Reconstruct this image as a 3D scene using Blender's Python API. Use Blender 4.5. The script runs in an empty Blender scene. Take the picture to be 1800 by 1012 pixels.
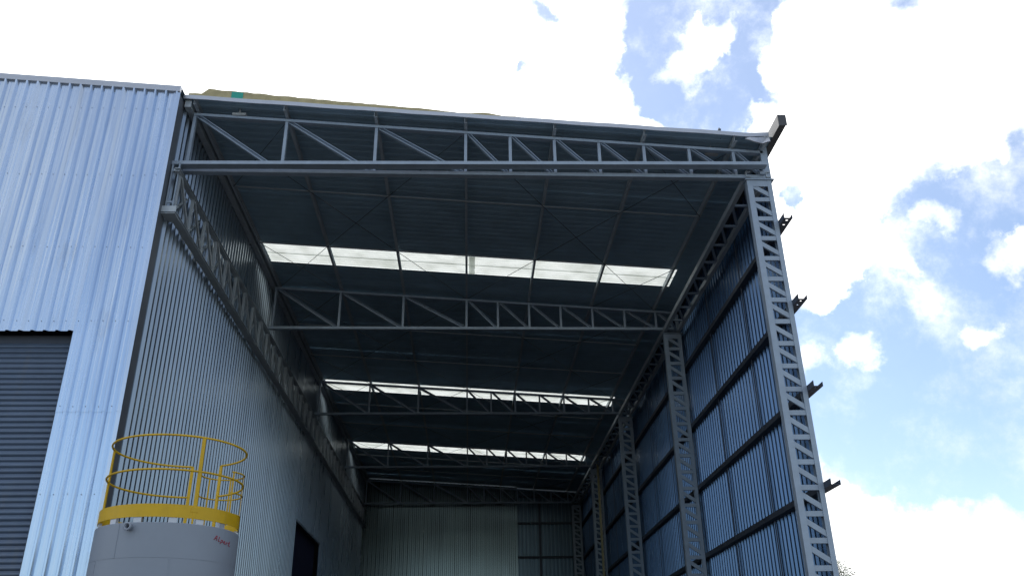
import bpy, math, random
from mathutils import Vector, Matrix
random.seed(7)
S = bpy.context.scene
COL = S.collection
R = math.radians

# ------------------------------------------------------------------ camera
F_PX, PITCH, YAW, ROLL = 1501.99, 0.444645, 0.0534664, -0.0177611
EYE = 1.6
def cam_axes():
    p, y, r = PITCH, YAW, ROLL
    f = Vector((math.sin(y)*math.cos(p), math.cos(y)*math.cos(p), math.sin(p)))
    rt = Vector((math.cos(y), -math.sin(y), 0)); up = rt.cross(f)
    c, s = math.cos(r), math.sin(r)
    return c*rt + s*up, -s*rt + c*up, f
RT, UP, FW = cam_axes()
cd = bpy.data.cameras.new('camera'); cam = bpy.data.objects.new('camera', cd); COL.objects.link(cam)
cd.sensor_width = 36; cd.lens = F_PX/1800*36; cd.clip_end = 6000; cd.clip_start = 0.1
m = Matrix(((RT.x, UP.x, -FW.x, 0), (RT.y, UP.y, -FW.y, 0), (RT.z, UP.z, -FW.z, EYE), (0, 0, 0, 1)))
cam.matrix_world = m
S.camera = cam
def pdir(u, v):
    return (RT*(u-900) - UP*(v-506) + FW*F_PX).normalized()

# ------------------------------------------------------------------ light
SUN_EL, SUN_AZ = R(52), R(-28)          # high, behind the building, a little to the left
SUNDIR = Vector((math.sin(SUN_AZ)*math.cos(SUN_EL), math.cos(SUN_AZ)*math.cos(SUN_EL), math.sin(SUN_EL)))
sl = bpy.data.lights.new('sun', 'SUN'); sl.energy = 2.6; sl.angle = R(0.6); sl.color = (1, .95, .87)
so = bpy.data.objects.new('sun', sl); COL.objects.link(so)
so.rotation_euler = SUNDIR.to_track_quat('Z', 'Y').to_euler()
S.view_settings.view_transform = 'Standard'; S.view_settings.look = 'None'
S.view_settings.gamma = 1; S.view_settings.use_curve_mapping = False
S.view_settings.exposure = 0.36

W = bpy.data.worlds.new('World'); S.world = W; W.use_nodes = True
nt = W.node_tree; nt.nodes.clear()
def nd(t, **k):
    n = nt.nodes.new(t)
    for a, b in k.items(): setattr(n, a, b)
    return n
def lk(a, b): nt.links.new(a, b)
def mth(op, a, b=None, c=None, clamp=False):
    n = nd('ShaderNodeMath', operation=op); n.use_clamp = clamp
    for i, x in enumerate((a, b, c)):
        if x is None: continue
        if isinstance(x, (int, float)): n.inputs[i].default_value = x
        else: lk(x, n.inputs[i])
    return n.outputs[0]
out = nd('ShaderNodeOutputWorld'); bg = nd('ShaderNodeBackground'); bg.inputs[1].default_value = 0.15
lk(bg.outputs[0], out.inputs[0])
sky = nd('ShaderNodeTexSky', sky_type='NISHITA'); sky.sun_disc = False
sky.sun_elevation = SUN_EL; sky.sun_rotation = SUN_AZ
sky.air_density = 1.0; sky.dust_density = 0.6; sky.ozone_density = 1.6
tc = nd('ShaderNodeTexCoord')
nz = nd('ShaderNodeTexNoise'); nz.inputs['Scale'].default_value = 5.0; nz.inputs['Detail'].default_value = 9; nz.inputs['Roughness'].default_value = .62
lk(tc.outputs['Generated'], nz.inputs['Vector'])
# direction bent a little by noise, so cloud edges are ragged
vs = nd('ShaderNodeVectorMath', operation='SUBTRACT'); lk(nz.outputs['Color'], vs.inputs[0]); vs.inputs[1].default_value = (.5, .5, .5)
vsc = nd('ShaderNodeVectorMath', operation='SCALE'); lk(vs.outputs[0], vsc.inputs[0]); vsc.inputs['Scale'].default_value = 0.20
va = nd('ShaderNodeVectorMath', operation='ADD'); lk(tc.outputs['Generated'], va.inputs[0]); lk(vsc.outputs[0], va.inputs[1])
vn = nd('ShaderNodeVectorMath', operation='NORMALIZE'); lk(va.outputs[0], vn.inputs[0])
def spot(u, v, r):                      # 1 at the middle of a gap in the clouds, 0 at r and beyond
    d = pdir(u, v); dt = nd('ShaderNodeVectorMath', operation='DOT_PRODUCT')
    lk(vn.outputs[0], dt.inputs[0]); dt.inputs[1].default_value = d
    a = r/F_PX
    mr = nd('ShaderNodeMapRange'); mr.clamp = True; lk(dt.outputs['Value'], mr.inputs[0])
    mr.inputs[1].default_value = math.cos(a*1.6); mr.inputs[2].default_value = math.cos(a*.25)
    return mr.outputs[0]
acc = None
for u, v, r in [(1150, 20, 62), (1190, 75, 70), (1245, 110, 55), (1160, 140, 60), (1205, 195, 66), (1262, 60, 66), (1255, 165, 48), (1290, 20, 40), (1120, 92, 40), (1165, 190, 40),
                (1330, 165, 20), (1390, 318, 19), (1397, 338, 17), (1762, 270, 24), (1585, 8, 26),
                (1648, 368, 46), (1735, 372, 55), (1790, 345, 36), (1700, 440, 62), (1780, 470, 44), (1650, 505, 60), (1720, 520, 60), (1560, 560, 50), (1610, 590, 66), (1520, 690, 88), (1620, 710, 95), (1740, 690, 105),
                (1790, 790, 80), (1690, 790, 64), (1780, 600, 70), (1440, 600, 38), (1452, 690, 52), (1460, 760, 44), (1580, 770, 60), (1880, 640, 110), (1960, 480, 90), (1545, 600, 60), (1465, 625, 50), (1530, 565, 30),
                (925, 22, 15), (898, 118, 9), (1375, 560, 26)]:
    s = spot(u, v, r); acc = s if acc is None else mth('ADD', acc, s)
acc = mth('MINIMUM', acc, 1.25)
neg = None
for u, v, r, w in [(1198, 92, 26, .8), (1176, 150, 26, .75), (1225, 66, 22, .65), (1502, 632, 24, .9), (1706, 565, 20, .8), (1745, 548, 14, .6), (1772, 440, 30, .9), (1798, 415, 18, .7), (1600, 520, 30, .5), (1660, 400, 22, .6), (1420, 640, 26, .7)]:
    s = mth('MULTIPLY', spot(u, v, r), w); neg = s if neg is None else mth('ADD', neg, s)
hole = mth('SUBTRACT', acc, neg, clamp=True)
# beyond the part of the sky in view: the same broken cloud, from noise alone
n2 = nd('ShaderNodeTexNoise'); n2.inputs['Scale'].default_value = 2.3; n2.inputs['Detail'].default_value = 6; n2.inputs['Roughness'].default_value = .55
lk(tc.outputs['Generated'], n2.inputs['Vector'])
far = nd('ShaderNodeMapRange'); far.clamp = True; lk(n2.outputs[0], far.inputs[0]); far.inputs[1].default_value = .64; far.inputs[2].default_value = .48
dt = nd('ShaderNodeVectorMath', operation='DOT_PRODUCT'); lk(tc.outputs['Generated'], dt.inputs[0]); dt.inputs[1].default_value = FW
inview = nd('ShaderNodeMapRange'); inview.clamp = True; lk(dt.outputs['Value'], inview.inputs[0]); inview.inputs[1].default_value = .66; inview.inputs[2].default_value = .80
mx = nd('ShaderNodeMix', data_type='FLOAT'); lk(inview.outputs[0], mx.inputs[0]); lk(far.outputs[0], mx.inputs[2]); lk(hole, mx.inputs[3])
fine = nd('ShaderNodeTexNoise'); fine.inputs['Scale'].default_value = 11; fine.inputs['Detail'].default_value = 10; fine.inputs['Roughness'].default_value = .66
lk(tc.outputs['Generated'], fine.inputs['Vector'])
fz = mth('MULTIPLY', mth('SUBTRACT', fine.outputs[0], .5), 2.3)
cov = mth('SUBTRACT', 1.0, mth('ADD', mx.outputs[0], fz))
cr = nd('ShaderNodeMapRange', interpolation_type='SMOOTHSTEP'); cr.clamp = True; lk(cov, cr.inputs[0]); cr.inputs[1].default_value = -.15; cr.inputs[2].default_value = 1.12; cr.inputs[3].default_value = .06
# cloud brightness: brighter towards the sun behind them, faint grey-blue bellies
ds = nd('ShaderNodeVectorMath', operation='DOT_PRODUCT'); lk(tc.outputs['Generated'], ds.inputs[0]); ds.inputs[1].default_value = SUNDIR
glow = nd('ShaderNodeMapRange', interpolation_type='SMOOTHSTEP'); glow.clamp = True; lk(ds.outputs['Value'], glow.inputs[0]); glow.inputs[1].default_value = .1; glow.inputs[2].default_value = 1.0
belly = nd('ShaderNodeTexNoise'); belly.inputs['Scale'].default_value = 4.0; belly.inputs['Detail'].default_value = 8; belly.inputs['Roughness'].default_value = .6
lk(va.outputs[0], belly.inputs['Vector'])
bel = nd('ShaderNodeMapRange'); bel.clamp = True; lk(belly.outputs[0], bel.inputs[0]); bel.inputs[1].default_value = .38; bel.inputs[2].default_value = .60; bel.inputs[3].default_value = .76; bel.inputs[4].default_value = 1.05
cb = mth('MULTIPLY', mth('ADD', 4.9, mth('MULTIPLY', glow.outputs[0], 9.5)), bel.outputs[0])
cc = nd('ShaderNodeMix', data_type='RGBA'); cc.inputs[6].default_value = (.90, .93, 1.0, 1); cc.inputs[7].default_value = (1, .99, .97, 1); lk(bel.outputs[0], cc.inputs[0])
ccs = nd('ShaderNodeVectorMath', operation='SCALE'); lk(cc.outputs[2], ccs.inputs[0]); lk(cb, ccs.inputs['Scale'])
fin = nd('ShaderNodeMix', data_type='RGBA'); lk(cr.outputs[0], fin.inputs[0])
skb = nd('ShaderNodeVectorMath', operation='SCALE'); lk(sky.outputs[0], skb.inputs[0]); skb.inputs['Scale'].default_value = 1.0
lk(skb.outputs[0], fin.inputs[6]); lk(ccs.outputs[0], fin.inputs[7])
lk(fin.outputs[2], bg.inputs[0])

# ------------------------------------------------------------------ materials
def mat(name, color, rough=.5, metal=0., var=.12, nscale=3., bump=0., streak=False, spec=.5, stain=None):
    M = bpy.data.materials.new(name); M.use_nodes = True; t = M.node_tree; p = t.nodes['Principled BSDF']
    p.inputs['Metallic'].default_value = metal; p.inputs['Specular IOR Level'].default_value = spec
    g = t.nodes.new('ShaderNodeNewGeometry'); mp = t.nodes.new('ShaderNodeMapping')
    t.links.new(g.outputs['Position'], mp.inputs[0])
    mp.inputs['Scale'].default_value = (1, 1, .12) if streak else (1, 1, 1)
    n = t.nodes.new('ShaderNodeTexNoise'); n.inputs['Scale'].default_value = nscale; n.inputs['Detail'].default_value = 7; n.inputs['Roughness'].default_value = .6
    t.links.new(mp.outputs[0], n.inputs[0])
    oi = t.nodes.new('ShaderNodeObjectInfo')
    ad = t.nodes.new('ShaderNodeMath'); ad.operation = 'MULTIPLY_ADD'; t.links.new(oi.outputs['Random'], ad.inputs[0]); ad.inputs[1].default_value = .18; t.links.new(n.outputs[0], ad.inputs[2])
    rm = t.nodes.new('ShaderNodeMapRange'); t.links.new(ad.outputs[0], rm.inputs[0]); rm.inputs[1].default_value = .35; rm.inputs[2].default_value = .85
    rm.inputs[3].default_value = 1-var; rm.inputs[4].default_value = 1+var
    sc = t.nodes.new('ShaderNodeVectorMath'); sc.operation = 'SCALE'; sc.inputs[0].default_value = color; t.links.new(rm.outputs[0], sc.inputs['Scale'])
    src = sc.outputs[0]
    if stain:
        n3 = t.nodes.new('ShaderNodeTexNoise'); n3.inputs['Scale'].default_value = 1.3; n3.inputs['Detail'].default_value = 8; n3.inputs['Roughness'].default_value = .7
        m3 = t.nodes.new('ShaderNodeMapping'); m3.inputs['Scale'].default_value = (1.5, 1.5, .35); t.links.new(g.outputs['Position'], m3.inputs[0]); t.links.new(m3.outputs[0], n3.inputs[0])
        r3 = t.nodes.new('ShaderNodeMapRange'); r3.clamp = True; t.links.new(n3.outputs[0], r3.inputs[0]); r3.inputs[1].default_value = .56; r3.inputs[2].default_value = .75; r3.inputs[4].default_value = .55
        x = t.nodes.new('ShaderNodeMix'); x.data_type = 'RGBA'; t.links.new(r3.outputs[0], x.inputs[0]); t.links.new(src, x.inputs[6]); x.inputs[7].default_value = (*stain, 1)
        src = x.outputs[2]
    t.links.new(src, p.inputs['Base Color'])
    rr = t.nodes.new('ShaderNodeMapRange'); t.links.new(n.outputs[0], rr.inputs[0]); rr.inputs[3].default_value = rough-.1; rr.inputs[4].default_value = rough+.12
    t.links.new(rr.outputs[0], p.inputs['Roughness'])
    if bump:
        b = t.nodes.new('ShaderNodeBump'); b.inputs['Strength'].default_value = bump; b.inputs['Distance'].default_value = .02
        t.links.new(n.outputs[0], b.inputs['Height']); t.links.new(b.outputs[0], p.inputs['Normal'])
    return M
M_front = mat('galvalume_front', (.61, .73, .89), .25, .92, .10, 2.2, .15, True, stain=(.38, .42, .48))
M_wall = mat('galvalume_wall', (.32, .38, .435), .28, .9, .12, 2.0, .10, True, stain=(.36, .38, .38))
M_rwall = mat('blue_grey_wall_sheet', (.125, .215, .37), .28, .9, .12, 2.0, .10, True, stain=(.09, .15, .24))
M_bdark = mat('back_wall_sheet_dull', (.14, .205, .26), .3, .85, .12, 2.0, .10, True, stain=(.1, .14, .18))
M_bwall = mat('back_wall_sheet_steel', (.20, .26, .28), .22, .92, .12, 2.0, .10, True, stain=(.15, .2, .2))
M_roofs = mat('roof_sheet_steel', (.43, .59, .70), .5, .4, .12, 1.5, .05)
M_steel = mat('primed_steel', (.37, .45, .54), .5, .2, .12, 5, .05)
M_purlin = mat('purlin_steel', (.52, .58, .62), .5, .2, .14, 4, .05)
M_dark = mat('dark_galvanised', (.085, .10, .13), .55, .4, .15, 4)
M_flash = mat('flashing_steel', (.55, .58, .63), .4, .6, .06, 3, .05)
M_gap = mat('dark_corner_flashing', (.20, .22, .25), .5, .5, .10, 3)
M_slat = mat('shutter_slat_paint', (.13, .18, .26), .45, .35, .10, 3, .04, stain=(.2, .2, .2))
M_gutter = mat('dull_gutter_steel', (.10, .105, .11), .55, .3, .12, 3)
M_tank = mat('tank_grey_paint', (.32, .365, .43), .5, .05, .06, 1.6, .05, stain=(.22, .24, .27))
M_yel = mat('yellow_safety_paint', (.74, .46, .01), .5, 0, .10, 5, .05, stain=(.45, .27, .03))
M_pipe = mat('nozzle_dark', (.03, .03, .035), .6, .2, .1, 5)
M_red = mat('red_marker', (.40, .03, .06), .6, 0, .1, 5)
M_tan = mat('tan_foam', (.50, .43, .24), .85, 0, .22, 6, .5, stain=(.28, .26, .14))
M_teal = mat('teal_wrap', (.03, .42, .32), .6, 0, .12, 5)
M_blue = mat('dark_blue_curtain', (.02, .025, .07), .7, 0, .15, 2)
M_ground = mat('compacted_gravel', (.085, .082, .08), .95, 0, .25, 1.5, .4)
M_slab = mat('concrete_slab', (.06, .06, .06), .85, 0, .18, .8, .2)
M_bark = mat('bark', (.10, .08, .06), .9, 0, .2, 6, .5)
M_leaf = mat('leaves', (.06, .085, .03), .6, 0, .3, 1.2)
M_lamp = mat('lamp_enamel', (.50, .52, .52), .5, .1, .08, 4)
M_conduit = mat('yellowed_conduit', (.50, .46, .26), .6, 0, .1, 4)
M_sky = bpy.data.materials.new('translucent_fibreglass'); M_sky.use_nodes = True
t = M_sky.node_tree; t.nodes.clear()
o_ = t.nodes.new('ShaderNodeOutputMaterial'); tr = t.nodes.new('ShaderNodeBsdfTranslucent'); di = t.nodes.new('ShaderNodeBsdfDiffuse'); mxs = t.nodes.new('ShaderNodeMixShader')
nn = t.nodes.new('ShaderNodeTexNoise'); nn.inputs['Scale'].default_value = 1.4; nn.inputs['Detail'].default_value = 6
gg = t.nodes.new('ShaderNodeNewGeometry'); t.links.new(gg.outputs['Position'], nn.inputs[0])
rp = t.nodes.new('ShaderNodeValToRGB'); rp.color_ramp.elements[0].color = (.56, .59, .54, 1); rp.color_ramp.elements[1].color = (.78, .81, .77, 1); rp.color_ramp.elements[0].position = .3; rp.color_ramp.elements[1].position = .6
t.links.new(nn.outputs[0], rp.inputs[0]); t.links.new(rp.outputs[0], tr.inputs[0]); t.links.new(rp.outputs[0], di.inputs[0])
mxs.inputs[0].default_value = .45; t.links.new(tr.outputs[0], mxs.inputs[1]); t.links.new(di.outputs[0], mxs.inputs[2]); t.links.new(mxs.outputs[0], o_.inputs[0])

# ------------------------------------------------------------------ mesh helpers
# coordinates in the builders: x right, y depth, z measured from eye level (EYE above ground)
WORLD = {}
def wl(o): return WORLD[o.name] if o is not None else Vector((0, 0, 0))
class MB:
    def __init__(s): s.v = []; s.f = []; s.smooth = False
    def add(s, vs, fs):
        b = len(s.v); s.v += [Vector(x) for x in vs]; s.f += [tuple(b+i for i in f) for f in fs]
        return s
    def box(s, x0, x1, y0, y1, z0, z1):
        return s.add([(x, y, z) for z in (z0, z1) for x, y in ((x0, y0), (x1, y0), (x1, y1), (x0, y1))],
                     [(3, 2, 1, 0), (4, 5, 6, 7), (0, 1, 5, 4), (1, 2, 6, 5), (2, 3, 7, 6), (3, 0, 4, 7)])
    def bar(s, p0, p1, prof, up):
        p0 = Vector(p0); p1 = Vector(p1); d = (p1-p0).normalized(); sd = d.cross(Vector(up)).normalized(); u = sd.cross(d)
        n = len(prof)
        vs = [p + sd*a + u*b for p in (p0, p1) for a, b in prof]
        fs = [(i, (i+1) % n, n+(i+1) % n, n+i) for i in range(n)] + [tuple(range(n))[::-1], tuple(range(n, 2*n))]
        return s.add(vs, fs)
    def tube(s, pts, r, n=10, closed=False):
        P = [Vector(p) for p in pts]; k = len(P); rings = []
        for i in range(k):
            a = P[(i-1) % k] if (closed or i) else P[i]; b = P[(i+1) % k] if (closed or i < k-1) else P[i]
            d = (b-a).normalized(); ref = Vector((0, 0, 1)) if abs(d.z) < .95 else Vector((1, 0, 0))
            sd = d.cross(ref).normalized(); u = sd.cross(d)
            rings.append([P[i] + sd*math.cos(q)*r + u*math.sin(q)*r for q in [2*math.pi*j/n for j in range(n)]])
        vs = [v for g in rings for v in g]; fs = []
        for i in range(k if closed else k-1):
            for j in range(n):
                fs.append((i*n+j, i*n+(j+1) % n, ((i+1) % k)*n+(j+1) % n, ((i+1) % k)*n+j))
        if not closed: fs += [tuple(range(n))[::-1], tuple(range((k-1)*n, k*n))]
        s.smooth = True
        return s.add(vs, fs)
    def build(s, name, material, parent=None, lift=True, origin=None):
        xs = [v.x for v in s.v]; ys = [v.y for v in s.v]; zs = [v.z for v in s.v]
        og = Vector(origin) if origin else Vector(((min(xs)+max(xs))/2, (min(ys)+max(ys))/2, min(zs)))
        me = bpy.data.meshes.new(name); me.from_pydata([v-og for v in s.v], [], s.f); me.update()
        if material: me.materials.append(material)
        if s.smooth:
            for p in me.polygons: p.use_smooth = len(p.vertices) == 4
        o = bpy.data.objects.new(name, me); COL.objects.link(o)
        w = og + Vector((0, 0, EYE)); WORLD[o.name] = w
        o.parent = parent; o.location = w - wl(parent)
        return o
def thing(name, label, cat, base, group=None):
    o = bpy.data.objects.new(name, None); COL.objects.link(o); o.location = Vector(base); WORLD[o.name] = Vector(base)
    o.empty_display_size = .3; o['label'] = label; o['category'] = cat
    if group: o['group'] = group
    return o
def tag(o, label, cat, group=None):
    o['label'] = label; o['category'] = cat
    if group: o['group'] = group
    return o
def copy_part(o, delta, parent):
    c = o.copy(); COL.objects.link(c); WORLD[c.name] = WORLD[o.name] + Vector(delta)
    c.parent = parent; c.location = WORLD[c.name] - wl(parent)
    for ch in list(o.children): copy_part(ch, delta, c)
    return c
def rect(w, h): return [(-w/2, -h/2), (w/2, -h/2), (w/2, h/2), (-w/2, h/2)]
def chan(w, h, t=.012):       # C section, open towards +a
    return [(-w/2, -h/2), (w/2, -h/2), (w/2, -h/2+t), (-w/2+t, -h/2+t), (-w/2+t, h/2-t), (w/2, h/2-t), (w/2, h/2), (-w/2, h/2)]
def chanr(w, h, t=.012): return [(-a, b) for a, b in chan(w, h, t)][::-1]
def ang(w, h, t=.01): return [(-w/2, -h/2), (w/2, -h/2), (w/2, -h/2+t), (-w/2+t, -h/2+t), (-w/2+t, h/2), (-w/2, h/2)]
RIB = .2317
PROF = [(0, 0), (.050, 0), (.060, .002), (.070, 0), (.122, 0), (.160, .055), (.1917, .055), (.2317, 0)]
def corr(name, material, parent, o, ua, wa, na, nrib, w0, w1, pitch=RIB, prof=PROF, lap=.0, jit=.0015, rows=1):
    """corrugated sheet: starts at o, runs nrib ribs along ua; spans w0..w1 (numbers or functions of distance u) along wa; ribs stand towards na"""
    o = Vector(o); ua = Vector(ua); wa = Vector(wa); na = Vector(na); k = pitch/RIB
    pts = []
    for i in range(nrib):
        pts += [((a+i*RIB)*k, h) for a, h in prof[(1 if i else 0):]]
    pts[-1] = (pts[-1][0]+lap, pts[-1][1])
    f0 = w0 if callable(w0) else (lambda u: w0); f1 = w1 if callable(w1) else (lambda u: w1)
    j0, j1 = random.uniform(-jit, jit), random.uniform(-jit, jit)
    mb = MB(); vs = []
    for q in range(rows+1):
        for a, h in pts:
            tq = q/rows
            vs.append(o + ua*a + wa*(f0(a)*(1-tq)+f1(a)*tq) + na*(h + j0*(1-tq)+j1*tq + (random.uniform(-.0015, .0015) if 0 < q < rows else 0)))
    n = len(pts)
    fs = [(q*n+i, q*n+i+1, (q+1)*n+i+1, (q+1)*n+i) for q in range(rows) for i in range(n-1)]
    mb.add(vs, fs)
    return mb.build(name, material, parent)

GZ = -EYE
def struct(o): o['kind'] = 'structure'; return o
# ------------------------------------------------------------------ ground
g = MB(); g.add([(-1500, -1500, GZ), (1500, -1500, GZ), (1500, 1500, GZ), (-1500, 1500, GZ)], [(0, 1, 2, 3)])
struct(g.build('ground', M_ground))
g = MB(); g.box(-6.38, 6.8, 15.4, 52.3, GZ-.1, GZ+.012)
struct(g.build('floor_slab', M_slab))

# ------------------------------------------------------------------ left warehouse
YF = 15.43; XW = -6.42
def left_top(x): return 12.055 - .0700*(x+6.53)
wh = thing('warehouse_building', 'silver corrugated metal warehouse with roller shutter beside the open shed', 'building', (-13, 34, 0))
DX0, DX1, DZ = -12.4, -7.545, 6.39
# front: sheets four ribs wide, two rows lapped at the seam
nsheet = 12
x = XW + .028
seam = 4.85
for i in range(nsheet):
    nr = 5 if i == 0 else 4
    x1 = x; x0 = x - nr*RIB
    u0 = x0
    top = lambda u, u0=u0: left_top(u0+u)
    if x1 <= DX1 + .1:      # over the door
        bottom = DZ if x0 > DX0 else GZ
        corr('wall_sheet', M_front, wh, (x0, YF-.036, 0), (1, 0, 0), (0, 0, 1), (0, -1, 0), nr, bottom, top, lap=.01, rows=3)
    else:
        corr('wall_sheet', M_front, wh, (x0, YF-.036, 0), (1, 0, 0), (0, 0, 1), (0, -1, 0), nr, seam-.06, top, lap=.01, rows=3)
        corr('wall_sheet', M_front, wh, (x0, YF-.030, 0), (1, 0, 0), (0, 0, 1), (0, -1, 0), nr, GZ, seam+.03, lap=.01, rows=3)
    x = x0
XL0 = x
# top capping, corner flashing
cap = MB()
cap.bar((XL0, YF-.05, left_top(XL0)+.07), (XW+.04, YF-.05, left_top(XW+.04)+.07), [(-.04, -.07), (.04, -.07), (.04, .07), (-.04, .07)], (0, 0, 1))
cap.bar((XL0, YF+.12, left_top(XL0)+.145), (XW+.04, YF+.12, left_top(XW+.04)+.145), rect(.40, .012), (0, 0, 1))
cap.build('capping', M_flash, wh)
cf = MB(); cf.box(XW-.10, XW+.012, YF-.052, YF-.046, GZ, left_top(XW)-.02)
cf.build('corner_flashing', M_front, wh)
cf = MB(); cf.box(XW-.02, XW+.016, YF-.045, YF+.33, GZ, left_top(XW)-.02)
cf.build('corner_flashing', M_gap, wh)  # side return of the corner flashing, in a darker steel tone
# side wall seen inside the shed
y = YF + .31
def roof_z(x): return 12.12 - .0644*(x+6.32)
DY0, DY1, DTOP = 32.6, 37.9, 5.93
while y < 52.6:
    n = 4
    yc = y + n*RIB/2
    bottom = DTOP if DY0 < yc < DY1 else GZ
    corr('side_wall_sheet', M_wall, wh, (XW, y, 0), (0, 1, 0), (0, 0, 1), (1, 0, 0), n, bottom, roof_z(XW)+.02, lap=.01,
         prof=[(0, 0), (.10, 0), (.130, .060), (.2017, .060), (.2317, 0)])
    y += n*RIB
# doorway in the side wall
d = MB(); d.box(XW-.02, XW+.05, DY0-.08, DY1+.1, DTOP, DTOP+.09); d.build('door_lintel', M_dark, wh)
d = MB(); 
for k in range(14):
    yy = DY0 - .1 + k*.40
    d.add([(XW-.25, yy, GZ), (XW-.16, yy+.2, GZ), (XW-.25, yy+.42, GZ), (XW-.25, yy, DTOP+.1), (XW-.16, yy+.2, DTOP+.1), (XW-.25, yy+.42, DTOP+.1)], [(0, 1, 4, 3), (1, 2, 5, 4)])
d.build('door_curtain', M_blue, wh)
# roof and hidden walls
rf = MB(); rf.add([(XL0, YF, left_top(XL0)+.13), (XW+.03, YF, left_top(XW+.03)+.13), (XW+.03, 52.6, left_top(XW+.03)+.13), (XL0, 52.6, left_top(XL0)+.13),
                   (XL0-9, YF, left_top(XL0)-.5), (XL0-9, 52.6, left_top(XL0)-.5)], [(0, 1, 2, 3), (4, 0, 3, 5)])
rf.build('roof', M_roofs, wh)
bw = MB(); bw.box(XL0-9, XW-.3, 52.5, 52.6, GZ, left_top(XW)-.05); bw.box(XL0-9, XL0-8.9, YF, 52.5, GZ, left_top(XW)-.3); bw.box(XL0-9, XL0, YF, YF+.1, GZ, left_top(XL0)-.52)
bw.build('outer_wall', M_wall, wh)
dk = MB(); dk.box(XL0, XW-.3, YF+1.2, YF+1.25, GZ, 11.7); dk.box(XW-.36, XW-.3, YF+.1, 52.4, GZ, left_top(XW)-.1)
dk.build('inner_lining', M_dark, wh)
# roller shutter, slats one by one
sh = MB(); sh.box(DX1-.02, DX1+.05, YF-.02, YF+.28, GZ, DZ); sh.box(DX0-.05, DX0+.02, YF-.02, YF+.28, GZ, DZ); sh.box(DX0+.02, DX1-.02, YF+.20, YF+.29, DZ-.16, DZ)
shut = sh.build('roller_shutter', M_dark, wh)
SP = .104; sx0, sx1 = DX0+.01, DX1-.025
prof = []
for k in range(7):
    a = k/6; prof.append((-.026*math.sin(math.pi*min(1, a*1.12)) , a*(SP-.012)))
prof += [(0.0, SP-.010), (0.004, SP)]
sm = MB(); vs = []
for a, b in prof: vs += [(sx0, YF+.18+a, b), (sx1, YF+.18+a, b)]
sm.add(vs, [(2*i, 2*i+1, 2*i+3, 2*i+2) for i in range(len(prof)-1)])
sm2 = MB(); sm2.add([v + Vector((0, 0, GZ+.02)) for v in sm.v], sm.f)
s0 = sm2.build('slat', M_slat, shut)
ns = int((DZ-.14-GZ)/SP)
for k in range(1, ns):
    c = copy_part(s0, (0, random.uniform(-.002, .002), k*SP), shut)
# screws on the front
sc = MB()
for zz in (11.6, 9.9, 8.2, 6.6, 4.9, 3.3, 1.8, .3):
    xx = XW+.028-.175
    while xx > XL0:
        if not (xx < DX1 and zz < DZ):
            px, pz = xx+random.uniform(-.008, .008), zz+random.uniform(-.01, .01)
            sc.add([(px+.008*math.cos(a), YF-.036-e, pz+.008*math.sin(a)) for e in (0, .010) for a in [i*math.pi/3 for i in range(6)]],
                   [(6, 7, 8, 9, 10, 11)]+[(i, (i+1) % 6, 6+(i+1) % 6, 6+i) for i in range(6)])
        xx -= RIB
so_ = sc.build('screws', M_dark, wh); so_['kind'] = 'stuff'

# ------------------------------------------------------------------ open shed
shed = thing('steel_shed', 'tall open fronted steel shed with lattice columns, roof trusses and skylights', 'building', (0, 34, 0))
YB = 52.9
FR = [16.0, 25.0, 34.0, 43.0, 52.0]
TX = [-6.2, -4.15, -2.14, -.13, .87, 1.87, 2.88, 3.9, 4.93, 5.94, 6.62]
def chord_z(x, dz=0): return 11.895 - .0644*(x+6.32) + dz
def truss(Y, zb, dz):
    t = MB()
    # top chord and bottom chord
    t.bar((TX[0]-.03, Y, chord_z(TX[0]-.03, dz)), (TX[-1], Y, chord_z(TX[-1], dz)), chanr(.12, .065), (0, 0, 1))
    t.bar((-6.32, Y, zb), (6.66, Y, zb), chanr(.14, .085), (0, 0, 1))
    tr_ = t.build('roof_truss', M_steel, shed)
    for i, x in enumerate(TX):
        w = .065 if 0 < i < 10 else .065
        if i == 10: w = .10
        v = MB(); v.bar((x, Y, zb+.04), (x, Y, chord_z(x, dz)-.035), chan(.09, w), (1, 0, 0)); v.build('truss_post', M_steel, tr_)
    for i in range(10):
        a, b = TX[i], TX[i+1]
        v = MB(); v.bar((a+.07, Y, chord_z(a+.07, dz)-.03), (b-.07, Y, zb+.04), chan(.085, .085 if i < 3 else .07), (0, 0, 1)); v.build('truss_diagonal', M_steel, tr_)
    for i, x in enumerate(TX[1:-1]):
        gp = MB(); gp.box(x-.07, x+.07, Y+.071, Y+.077, zb-.04, zb+.10); gp.build('gusset_plate', M_steel, tr_)
    return tr_
truss(16.0, 10.40, 0)
t2 = truss(25.0, 10.49, -.02)
for k in (1, 2, 3): copy_part(t2, (0, 9.0*k, .0), shed)
# header beam in front of the first truss
hb = MB()
hb.bar((-6.40, 15.75, 10.405), (6.56, 15.75, 10.575), [(-.10, -.045), (.10, -.045), (.10, .035), (.088, .035), (.088, -.033), (-.088, -.033), (-.088, .035), (-.10, .035)], (0, 0, 1))
hb.build('header_beam', M_steel, shed)
for x in (-6.3, 6.5):
    br = MB(); br.box(x-.05, x+.05, 15.86, 16.0, 10.42, 10.50); br.build('beam_bracket', M_steel, shed)
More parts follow.
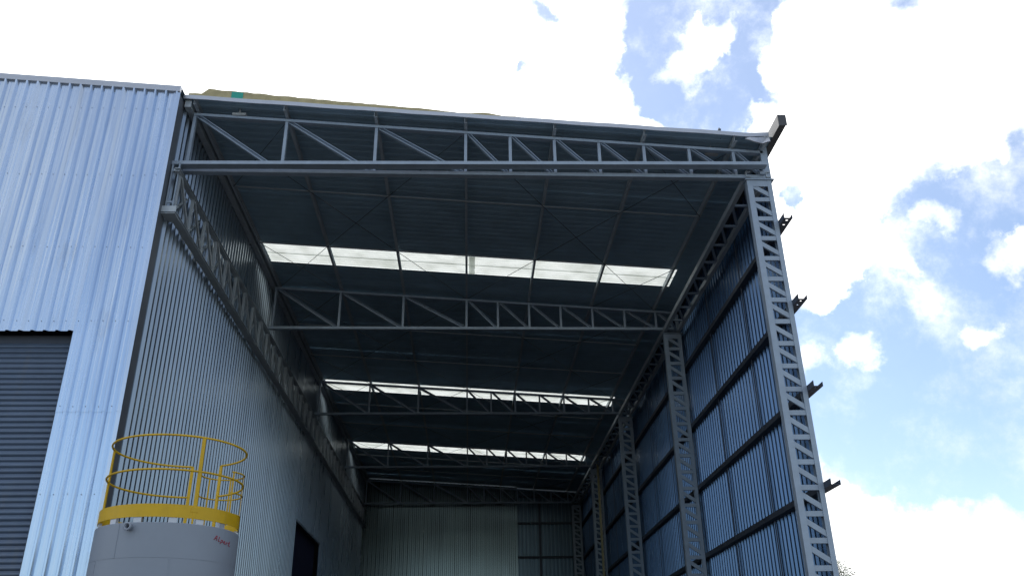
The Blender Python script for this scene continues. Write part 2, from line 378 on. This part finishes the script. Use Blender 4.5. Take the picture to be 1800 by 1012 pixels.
# columns on the right
CX0, CX1, CZ1 = 6.14, 6.70, 10.30
def column(Y):
    c = MB()
    c.box(CX0, CX0+.125, Y-.07, Y-.062, GZ, CZ1); c.box(CX0, CX0+.008, Y-.062, Y+.08, GZ, CZ1); c.box(CX0, CX0+.10, Y+.08, Y+.088, GZ, CZ1)
    c.box(CX1-.10, CX1, Y-.07, Y-.062, GZ, CZ1); c.box(CX1-.008, CX1, Y-.062, Y+.08, GZ, CZ1); c.box(CX1-.09, CX1, Y+.08, Y+.088, GZ, CZ1)
    c.box(CX0-.03, CX1+.06, Y-.10, Y+.11, CZ1+.002, CZ1+.03)
    c.box(CX0+.10, CX1-.09, Y-.066, Y-.058, CZ1-.16, CZ1)
    co = c.build('lattice_column', M_steel, shed)
    z = CZ1-.49; k = 0
    while z > GZ+.1:
        if k == 0:
            hz = MB(); hz.box(CX0+.012, CX1-.012, Y-.055, Y+.0, -.050, .050)
            hz.v = [v+Vector((0, 0, z)) for v in hz.v]; h0 = hz.build('lattice_bar', M_steel, co)
            dg = MB(); dg.bar((CX0+.05, Y-.03, z+.40), (CX1-.05, Y-.03, z+.09), rect(.05, .10), (0, 0, 1)); d0 = dg.build('lattice_diagonal', M_steel, co)
        else:
            copy_part(h0, (0, 0, -.488*k), co); copy_part(d0, (0, 0, -.488*k), co)
        z -= .488; k += 1
    return co
c0 = column(16.0)
for Y in FR[1:]: copy_part(c0, (0, Y-16.0, 0), shed)
# wall girts, overhanging in front of the first column
def girt(z, y0, y1, first=True):
    gm = MB(); xa, xb = 6.705, 6.893; t_ = .008
    cuts = [(15.68, 15.73), (15.88, 15.92)]
    ys = [y0] + [v for c in cuts for v in c] + [y1]
    for i in range(0, len(ys), 2): gm.box(xa, xb, ys[i], ys[i+1], z-.04, z-.04+t_)
    for c in cuts:
        gm.box(xa, xa+.065, c[0], c[1], z-.04, z-.04+t_); gm.box(xa+.115, xb, c[0], c[1], z-.04, z-.04+t_)
    gm.box(xa, xa+t_, y0, y1, z-.04+t_, z+.08); gm.box(xb-t_, xb, y0, y1, z-.04+t_, z+.05)
    return gm.build('wall_girt', M_dark, shed)
GIRTS = [9.18, 7.27, 5.40, 3.48, 1.55, -.4]
for z in GIRTS:
    o = girt(z, 15.60, 52.9)
    for Y in FR:
        cl = MB(); cl.box(6.702, 6.703, Y-.10, Y+.10, z-.10, z+.08); cl.build('girt_cleat', M_dark, o)
# sag rods between girts
gx = [10.9]+GIRTS+[GZ]
for bay in range(4):
    for j in (1, 2):
        r_ = MB()
        for a, b in zip(gx[:-1], gx[1:]):
            r_.bar((6.75, FR[bay]+3*j, a-.09), (6.75, FR[bay]+3*j, b+.09), rect(.02, .03), (0, 1, 0))
        r_.build('sag_rod', M_dark, shed)
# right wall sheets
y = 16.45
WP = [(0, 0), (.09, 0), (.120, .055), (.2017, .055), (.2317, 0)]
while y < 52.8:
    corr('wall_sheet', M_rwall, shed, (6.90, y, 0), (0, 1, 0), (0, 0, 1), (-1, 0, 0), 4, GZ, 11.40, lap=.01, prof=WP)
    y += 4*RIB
# eave gutter
gt = MB()
gt.bar((6.875, 15.20, 11.395), (6.875, 53.0, 11.395), [(-.095, .15), (-.095, -.14), (.06, -.14), (.095, -.07), (.095, .15), (.083, .15), (.083, -.06), (.05, -.128), (-.083, -.128), (-.083, .15)], (0, 0, 1))
go = gt.build('gutter', M_gutter, shed)
ge = MB(); ge.box(6.782, 6.968, 15.192, 15.20, 11.262, 11.545); ge.build('end_cap', M_gutter, go)
gs = MB()
for k in range(8): gs.box(6.785, 6.965, 17+k*4.8, 17.04+k*4.8, 11.548, 11.556)
gs.build('gutter_straps', M_flash, go)
# longitudinal lattice girders under the eaves
def girder(name, xa, xb, z0, z1, flat=False):
    gm = MB()
    if not flat:
        gm.bar((xa, 15.55, z1), (xa, 52.4, z1), chan(.11, .08), (0, 0, 1)); gm.bar((xa, 15.62, z0), (xa, 52.4, z0), chan(.17, .07), (0, 0, 1))
    else:
        gm.bar((xa, 15.9, z1), (xa, 52.4, z1), chan(.10, .14), (0, 0, 1)); gm.bar((xb, 15.9, z1), (xb, 52.4, z1), chan(.10, .14), (0, 0, 1))
    return gm.build(name, M_purlin, shed)
gl = girder('eave_girder', -6.22, 0, 9.17, 10.16)
P = .98; n = int((52.2-15.7)/P)
a = MB(); a.bar((-6.22, 15.75, 9.21), (-6.22, 15.75, 10.12), chan(.07, .045), (0, 1, 0)); pa = a.build('girder_post', M_purlin, gl)
b = MB(); b.bar((-6.20, 15.80, 10.12), (-6.20, 15.75+P-.05, 9.21), chan(.06, .05), (1, 0, 0)); pb = b.build('girder_diagonal', M_purlin, gl)
e = MB(); e.bar((-6.33, 15.75+P-.05, 10.12), (-6.33, 15.80, 9.21), ang(.04, .04), (1, 0, 0)); pe = e.build('girder_diagonal', M_purlin, gl)
for k in range(1, n):
    copy_part(pa, (0, k*P, 0), gl); copy_part(pb, (0, k*P, 0), gl); copy_part(pe, (0, k*P, 0), gl)
ep = MB(); ep.box(-6.40, -6.10, 15.56, 15.575, 9.13, 9.27); ep.box(-6.40, -6.12, 15.576, 15.95, 9.10, 9.112)
ep.build('end_plate', M_purlin, gl)
hg = MB()
for x in (-6.36, -6.22): hg.bar((x, 15.66, 9.30), (x, 15.66, 10.40), rect(.03, .035), (0, 1, 0))
for z in (9.42, 10.2): hg.bar((-6.36, 15.66, z), (-6.22, 15.66, z), rect(.03, .05), (0, 0, 1))
hg.build('hanger_frame', M_steel, gl)
gr = girder('eave_girder', 6.19, 6.64, 0, 10.44, True)
P2 = .49; n = int((52.2-16.2)/(P2*2))
a = MB(); a.bar((6.24, 16.3, 10.44), (6.59, 16.3, 10.44), rect(.06, .05), (0, 0, 1)); pa = a.build('girder_post', M_steel, gr)
b = MB(); b.bar((6.24, 16.36, 10.44), (6.59, 16.3+2*P2-.06, 10.44), rect(.06, .05), (0, 0, 1)); pb = b.build('girder_diagonal', M_steel, gr)
for k in range(1, n):
    copy_part(pa, (0, 2*k*P2, 0), gr); copy_part(pb, (0, 2*k*P2, 0), gr)
# roof purlins
PX = [-6.14, -4.15, -2.14, -.13, 1.87, 3.9, 5.94, 6.62]
YR = 15.66
for x in PX:
    p = MB(); z = roof_z(x)-.085
    p.bar((x, YR+.01, z), (x, 52.9, z), chan(.065, .15, .005), (0, 0, 1)); p.build('purlin', M_purlin, shed)
eb = MB(); eb.box(-6.37, -6.23, 15.7, 52.8, roof_z(-6.3)-.22, roof_z(-6.3)-.03); eb.build('wall_plate', M_purlin, shed)
# ties between purlins
for bay in range(4):
    for j in (1, 2):
        Y = FR[bay]+3*j
        p = MB(); p.bar((-6.1, Y, roof_z(-6.1)-.175), (5.97, Y, roof_z(5.97)-.175), ang(.05, .045, .006), (0, 0, 1)); p.build('purlin_tie', M_purlin, shed)
# brace rods
def rz(x): return roof_z(x)-.20
def rod(x0, y0, x1, y1):
    p = MB(); p.tube([(x0, y0, rz(x0)), (x1, y1, rz(x1))], .008, 6); p.build('brace_rod', M_dark, shed)
for bay in range(4):
    y0 = FR[bay]
    for xa, xb in ((-6.1, -4.15), (3.9, 5.94)):
        rod(xa, y0+6, xb, y0+9); rod(xb, y0+6, xa, y0+9)
        rod(xa, y0, xb, y0+3); rod(xb, y0, xa, y0+3)
    rod(-2.14, y0+6, -.13, y0+9); rod(1.87, y0+6, -.13, y0+9)
    rod(-2.14, y0+3, -.13, y0); rod(1.87, y0+3, -.13, y0)
    rod(-4.15, y0+6, -2.14, y0+3); rod(-4.15, y0+3, -2.14, y0+6); rod(3.9, y0+6, 1.87, y0+3); rod(3.9, y0+3, 1.87, y0+6)
# roof sheets, laid across the slope; skylight sheets among them
sl_len = math.hypot(1, .0644); wa = Vector((1, 0, -.0644))/sl_len; RL = 13.28*sl_len; X0R = -6.42
ROOFP = [(0, 0), (.10, 0), (.125, .009), (.2067, .009), (.2317, 0)]
def roof_run(y0, y1, name, material, x0=None, x1=None, dz=0, lap=.008):
    n = max(1, round((y1-y0)/(4*RIB))); pitch = (y1-y0)/n/4
    for k in range(n):
        corr(name, material, shed, (X0R, y0+k*4*pitch, roof_z(X0R)+dz), (0, 1, 0), wa, (0, 0, 1), 4, 0 if x0 is None else (x0-X0R)*sl_len, RL if x1 is None else (x1-X0R)*sl_len, pitch=pitch, lap=lap, prof=ROOFP)
SK = [(22.40, 23.55), (34.35, 35.6), (44.0, 45.2)]
edges = [YR] + [v for s in SK for v in s] + [YB+.05]
for i in range(0, len(edges), 2): roof_run(edges[i], edges[i+1], 'roof_sheet', M_roofs)
for a_, b_ in SK:
    roof_run(a_, b_, 'roof_sheet', M_roofs, x0=X0R, x1=-6.10)
    roof_run(a_, b_, 'roof_sheet', M_roofs, x0=6.12, x1=6.86)
    for x0_, x1_ in ((-6.12, -.14), (-.12, 6.14)):
        ym_ = (a_+b_)/2-.02
        roof_run(a_, ym_, 'skylight_sheet', M_sky, x0=x0_, x1=x1_, dz=.003, lap=.05)
        roof_run(ym_, b_, 'skylight_sheet', M_sky, x0=x0_, x1=x1_, dz=.007)
lap = MB(); lap.add([(-.05, 22.40, roof_z(-.05)-.01), (.12, 22.40, roof_z(.12)-.01), (.12, 23.55, roof_z(.12)-.01), (-.05, 23.55, roof_z(-.05)-.01)], [(0, 1, 2, 3)])
lap.build('skylight_lap_strip', M_sky, shed)
# verge flashing along the front of the roof
vf = MB()
npt = 26
for i in range(npt):
    xa = -6.40 + (13.1)*i/npt; xb = -6.40 + 13.1*(i+1)/npt
    w0 = .006*math.sin(i*1.7); w1 = .006*math.sin((i+1)*1.7)
    up_ = .05 if i == npt-1 else 0
    for (ya, za, yb, zb) in ((YR-.03, -.045, YR-.03, .055), (YR-.03, .055, YR+.14, .062), (YR-.03, -.045, YR-.015, -.05)):
        vf.add([(xa, ya, roof_z(xa)+za+w0), (xb, ya, roof_z(xb)+za+w1+up_), (xb, yb, roof_z(xb)+zb+w1+up_), (xa, yb, roof_z(xa)+zb+w0)], [(0, 1, 2, 3)])
vf.build('verge_flashing', M_flash, shed)
fl = MB()
pts = [(6.15, 15.64, 11.22), (6.36, 15.60, 11.10), (6.52, 15.63, 11.08), (6.70, 15.60, 11.13), (6.70, 15.66, 11.30), (6.45, 15.64, 11.25), (6.25, 15.63, 11.25)]
fl.add(pts, [(0, 1, 6), (1, 2, 5, 6), (2, 3, 4, 5)]); fl.add([(p[0], p[1]+.02, p[2]-.01) for p in pts], [(0, 6, 1), (1, 6, 5, 2), (2, 5, 4, 3)])
fl.build('bent_flashing', M_flash, shed)
# front end of right wall: trim up to the roof over the column
tp = MB(); tp.box(6.56, 6.72, 15.94, 15.955, 10.34, 11.22); tp.build('corner_trim', M_steel, shed)
# back wall: left part sheeted inside, right part sheeted behind its girts
BP = [(0, 0), (.10, 0), (.125, .085), (.2067, .085), (.2317, 0)]
x = -6.42
while x < 2.4:
    n = 4 if x + 4*RIB < 2.6 else 2
    corr('back_wall_sheet', M_bwall, shed, (x, 52.49, 0), (1, 0, 0), (0, 0, 1), (0, -1, 0), n, GZ, lambda u, x=x: roof_z(x+u)-.02, lap=.01, prof=BP)
    x += n*RIB
XM = x
tj = MB(); tj.box(XM-.02, XM+.03, 52.40, 52.9, GZ, roof_z(XM)-.03); tj.build('sheet_edge_trim', M_bwall, shed)
while x < 6.8:
    corr('back_wall_sheet', M_bdark, shed, (x, 52.90, 0), (1, 0, 0), (0, 0, 1), (0, -1, 0), 4, GZ, lambda u, x=x: roof_z(x+u)-.02, lap=.01, prof=BP)
    x += 4*RIB
for z in (11.0, 9.4, 7.42, 5.45, 3.5, 1.5, -.4):
    p = MB(); p.bar((XM+.03, 52.76, z), (6.68, 52.76, z), chan(.12, .12, .006), (0, 0, 1)); p.build('wall_girt', M_dark, shed)
p = MB(); p.box(4.18, 4.30, 52.60, 52.69, GZ, roof_z(4.3)-.2); p.build('wind_post', M_dark, shed)
# conduit down the far right wall
cd_ = MB(); cd_.tube([(6.45, 42.6, 10.9), (6.45, 42.6, GZ)], .06, 10)
tag(cd_.build('conduit_pipe', M_conduit), 'thin yellowish vertical pipe on the far right wall inside the dark shed', 'pipe')

# ------------------------------------------------------------------ tan strip left on the roof edge
st = MB(); top = []; bot = []
xs = [-6.33 + i*(8.6/60) for i in range(61)]
def strip_h(x):
    t_ = (x+6.33)/8.6
    h = .23*(1-t_)**1.3+.03
    if x < -5.98: h = .10
    return h + random.uniform(-.010, .012) + (.05*math.sin(x*5) if -.6 < x < .6 else 0)*.6
vsx = []
for x in xs:
    z0 = roof_z(x)+.064; h = strip_h(x)
    for (yy, zz) in ((YR+.04, z0), (YR+.04, z0+h), (YR+.10, z0+h+.012), (YR+.16, z0)): vsx.append((x, yy, zz))
fs = []
for i in range(60):
    if xs[i] < -5.98 <= xs[i+1]: pass
    for j in range(3): fs.append((i*4+j, (i+1)*4+j, (i+1)*4+j+1, i*4+j+1))
fs += [(0, 1, 2, 3), (243, 242, 241, 240)]
st.add(vsx, fs)
so2 = st.build('insulation_strip', M_tan)
tag(so2, 'long tan strip of insulation with a teal patch lying along the roof front edge', 'insulation')
tl = MB(); tl.add([(-5.38, YR+.032, roof_z(-5.38)+.07), (-5.12, YR+.032, roof_z(-5.12)+.07), (-5.12, YR+.032, roof_z(-5.12)+.262), (-5.38, YR+.032, roof_z(-5.38)+.27),
                   (-5.12, YR+.11, roof_z(-5.12)+.274), (-5.38, YR+.11, roof_z(-5.38)+.282)], [(0, 1, 2, 3), (3, 2, 4, 5)])
tl.build('teal_patch', M_teal, so2)

# ------------------------------------------------------------------ two lamps hanging under the front of the roof
def lathe(mb, cx, cy, prof, n=24):
    vs = [(cx+r*math.cos(2*math.pi*j/n), cy+r*math.sin(2*math.pi*j/n), z) for r, z in prof for j in range(n)]
    fs = [(i*n+j, i*n+(j+1) % n, (i+1)*n+(j+1) % n, (i+1)*n+j) for i in range(len(prof)-1) for j in range(n)]
    mb.smooth = True; mb.add(vs, fs); return mb
def lamp(x, y, z, label):
    t_ = thing('pendant_lamp', label, 'lamp', (x, y, z+EYE), 'lamps hanging under the shed roof')
    s_ = MB(); s_.tube([(x, y, z+.06), (x, y, roof_z(x)-.01)], .02, 8); s_.build('stem', M_lamp, t_)
    s_ = MB(); prof_ = [(-.045, -.02), (.045, -.02), (.05, .01), (.025, .055), (-.025, .055), (-.05, .01)]
    s_.bar((x-.15, y, z+.02), (x+.15, y, z+.02), prof_, (0, 0, 1)); s_.build('lamp_housing', M_lamp, t_)
lamp(-5.22, 15.95, 11.86, 'small grey pendant lamp under the roof near the left wall')
lamp(5.50, 16.15, 11.10, 'small grey pendant lamp under the roof near the right column')
ap = MB(); ap.tube([(5.66, 15.85, roof_z(5.66)+.0), (5.66, 15.85, roof_z(5.66)+.30)], .012, 6); ap.box(5.63, 5.69, 15.82, 15.88, roof_z(5.66)+.22, roof_z(5.66)+.26)
ap.build('roof_rod', M_dark, shed)

# ------------------------------------------------------------------ storage tank
TXc, TYc = -4.716, 14.0
tk = thing('storage_tank', 'grey cylindrical storage tank with yellow guard rail in front of the shed', 'tank', (TXc, TYc, 0))
RT_, ZT, RR = 1.059, 2.376, 1.031
b = MB()
for za, zb_ in ((GZ+.02, -.9), (-.895, .48), (.485, 1.87), (1.875, ZT-.012)):
    lathe(b, TXc, TYc, [(RT_, za), (RT_, zb_)], 96)
for zz in (-.9, .48, 1.87): lathe(b, TXc, TYc, [(RT_-.004, zz-.001), (RT_-.004, zz+.006)], 96)
lathe(b, TXc, TYc, [(RT_, ZT-.012), (RT_-.02, ZT)], 96); lathe(b, TXc, TYc, [(RT_-.02, ZT), (.5, ZT+.06), (.001, ZT+.08)], 96)
b.build('tank_shell', M_tank, tk)
for a_, za, zb_ in ((292, .485, 1.87), (248, 1.875, ZT-.02), (226, .485, 1.87)):
    ws = MB(); p0 = Vector((TXc+RT_*math.cos(R(a_)), TYc+RT_*math.sin(R(a_)), za)); ws.bar(p0, p0+Vector((0, 0, zb_-za)), rect(.010, .010), (math.cos(R(a_)), math.sin(R(a_)), 0)); ws.build('weld_seam', M_tank, tk)
toe = MB()
n = 96
rr0 = RR+.01
prof = [(rr0, ZT+.075), (rr0, ZT+.265), (rr0-.012, ZT+.265), (rr0-.012, ZT+.075), (rr0, ZT+.075)]
lathe(toe, TXc, TYc, prof, 96); toe.smooth = False
toe.build('toe_board', M_yel, tk)
def ringpts(r, z, a0=0, a1=360, n=80): return [(TXc+r*math.cos(R(a0+(a1-a0)*i/n)), TYc+r*math.sin(R(a0+(a1-a0)*i/n)), z) for i in range(n+1)]
# gate opening on the far side between these two angles
GA, GB = 67, 96
Z1, Z2 = 3.682, 3.155
for z in (Z1, Z2):
    r_ = MB(); r_.tube(ringpts(RR, z, GB, GA+360), .0165, 8); r_.build('guard_rail', M_yel, tk)
def post(ang_, z1=Z1, w=.05, rad=RR):
    x, y = TXc+rad*math.cos(R(ang_)), TYc+rad*math.sin(R(ang_))
    dx, dy = math.cos(R(ang_)), math.sin(R(ang_))
    p = MB(); p.bar((x, y, ZT+.09), (x, y, z1), rect(w, w*.5), (dx, dy, 0)); o = p.build('rail_post', M_yel, tk)
    f_ = MB(); c_ = Vector((x, y, ZT+.17)); f_.bar(c_, c_+Vector((0, 0, .07)), rect(.11, .035), (dx, dy, 0)); f_.build('post_foot', M_yel, o)
for a_ in (186, 306, GA, GB): post(a_)
# supports under the toe board
for a_ in (205, 238, 262, 290, 312, 335, 20, 60, 100, 140, 175):
    x, y = TXc+(RR-.03)*math.cos(R(a_)), TYc+(RR-.03)*math.sin(R(a_))
    p = MB(); p.bar((x-.06*math.sin(R(a_)), y+.06*math.cos(R(a_)), ZT+.035), (x+.06*math.sin(R(a_)), y-.06*math.cos(R(a_)), ZT+.035), rect(.05, .10), (0, 0, 1)); p.build('support_block', M_flash, tk)
# ladder cage behind the gate
ga = (GA+GB)/2; lx, ly = TXc+(RR+.42)*math.cos(R(ga-4)), TYc+(RR+.42)*math.sin(R(ga-4))
for z in (Z1-.06, Z1-.42, Z2-.25):
    pts = [(lx+.37*math.cos(R(ga-130+260*i/24)), ly+.37*math.sin(R(ga-130+260*i/24)), z) for i in range(25)]
    h_ = MB(); h_.tube(pts, .013, 6); h_.build('cage_hoop', M_yel, tk)
for da in (-125, -60, 0, 60, 125):
    x, y = lx+.365*math.cos(R(ga+da)), ly+.365*math.sin(R(ga+da))
    v_ = MB(); v_.bar((x, y, GZ+2.2), (x, y, Z1-.06), rect(.03, .008), (math.cos(R(ga+da)), math.sin(R(ga+da)), 0)); v_.build('cage_bar', M_yel, tk)
la = MB()
tx_, ty_ = -math.sin(R(ga)), math.cos(R(ga)); bx, by = TXc+(RR+.12)*math.cos(R(ga)), TYc+(RR+.12)*math.sin(R(ga))
for s_ in (-1, 1): la.tube([(bx+s_*.2*tx_, by+s_*.2*ty_, GZ+.02), (bx+s_*.2*tx_, by+s_*.2*ty_, Z1-.02)], .018, 8)
lo = la.build('ladder', M_yel, tk)
z = GZ+.3
while z < ZT:
    g_ = MB(); g_.tube([(bx-.2*tx_, by-.2*ty_, z), (bx+.2*tx_, by+.2*ty_, z)], .010, 6); g_.build('rung', M_yel, lo); z += .3
# nozzle on the front of the shell
def on_shell(ang_, z, r=RT_): return Vector((TXc+r*math.cos(R(ang_)), TYc+r*math.sin(R(ang_)), z))
na = 258.5; nzh = ZT-.075; dr = Vector((math.cos(R(na)), math.sin(R(na)), 0)); up_ = Vector((0, 0, 1)); sd = dr.cross(up_)
def ringtube(mb, prof, n=24):
    vs = []
    for r, d_ in prof:
        for j in range(n):
            q = 2*math.pi*j/n; vs.append(on_shell(na, nzh, RT_+d_)+sd*math.cos(q)*r+up_*math.sin(q)*r)
    mb.smooth = True; mb.add(vs, [(i*n+j, i*n+(j+1) % n, (i+1)*n+(j+1) % n, (i+1)*n+j) for i in range(len(prof)-1) for j in range(n)]); return mb
no = ringtube(MB(), [(.050, -.02), (.050, .07), (.060, .07), (.060, .10), (.036, .10), (.034, .02)]).build('nozzle', M_tank, tk)
ringtube(MB(), [(.0345, .03), (.001, .03)]).build('nozzle_bore', M_pipe, no)
# red handwriting near the top right of the shell
strokes = [[(0, 0), (.35, 1), (.5, 1.05), (.45, 0)], [(.12, .42), (.52, .45)], [(.75, .1), (.95, 1.1)], [(.75, .1), (.9, .0), (1.0, .15)],
           [(1.15, -.4), (1.35, .6), (1.6, .55), (1.6, .2), (1.35, .05), (1.25, .1)], [(1.8, .3), (2.1, .4), (2.05, .6), (1.85, .5), (1.82, .15), (2.05, 0), (2.2, .15)],
           [(2.35, 0), (2.45, .6), (2.42, .4), (2.65, .6)], [(2.9, 0), (3.15, 1.1), (3.05, .6), (2.85, .62), (3.25, .66)], [(3.1, .1), (3.3, .0)]]
tw = MB()
for stq in strokes:
    for (a0, b0), (a1, b1) in zip(stq[:-1], stq[1:]):
        A = on_shell(326+a0*6.2, ZT-.19+b0*.065-.016*a0, RT_+.003); B = on_shell(326+a1*6.2, ZT-.19+b1*.065-.016*a1, RT_+.003)
        tw.tube([A, B], .006, 5)
tw.build('red_writing', M_red, tk)

# ------------------------------------------------------------------ tree beyond the right wall
tr0 = Vector((23.3, 60, 0))
tree = thing('leafy_tree', 'dark green tree just visible behind the bottom of the right column', 'tree', tr0)
tb = MB()
def limb(p0, p1, r0, r1, n=8):
    p0 = Vector(p0); p1 = Vector(p1); d = (p1-p0).normalized(); sd = d.cross(Vector((0, 1, .1))).normalized(); u = sd.cross(d)
    vs = [p + (sd*math.cos(2*math.pi*j/n)+u*math.sin(2*math.pi*j/n))*r for p, r in ((p0, r0), (p1, r1)) for j in range(n)]
    tb.add(vs, [(j, (j+1) % n, n+(j+1) % n, n+j) for j in range(n)])
limb((23.3, 60, GZ), (23.4, 60, 1.5), .28, .22); limb((23.4, 60, 1.5), (23.2, 60.1, 5.5), .22, .09)
cl = []
for i in range(16):
    a_ = random.uniform(0, 6.28); e_ = random.uniform(.1, 1.3); q = Vector((23.3+2.4*math.cos(a_)*math.cos(e_), 60+2.4*math.sin(a_)*math.cos(e_), 5.0+3.0*math.sin(e_)))
    limb((23.35, 60, random.uniform(1.5, 4)), q, .09, .03, 6)
tb.build('trunk', M_bark, tree)
lf = MB()
for i in range(520):
    while True:
        p = Vector((random.uniform(-1, 1), random.uniform(-1, 1), random.uniform(-1, 1)))
        if .35 < p.length < 1: break
    cl.append(Vector((23.3+p.x*3.0, 60+p.y*3.0, 5.2+p.z*3.3)))
for c in cl:
    for k in range(55):
        p = c + Vector((random.gauss(0, .32), random.gauss(0, .32), random.gauss(0, .26)))
        a_ = Vector((random.gauss(0, 1), random.gauss(0, 1), random.gauss(0, 1))).normalized(); b_ = a_.orthogonal().normalized(); s_ = random.uniform(.06, .12)
        lf.add([p-a_*s_, p+b_*s_*.5, p+a_*s_, p-b_*s_*.5], [(0, 1, 2, 3)])
lf.build('crown', M_leaf, tree)
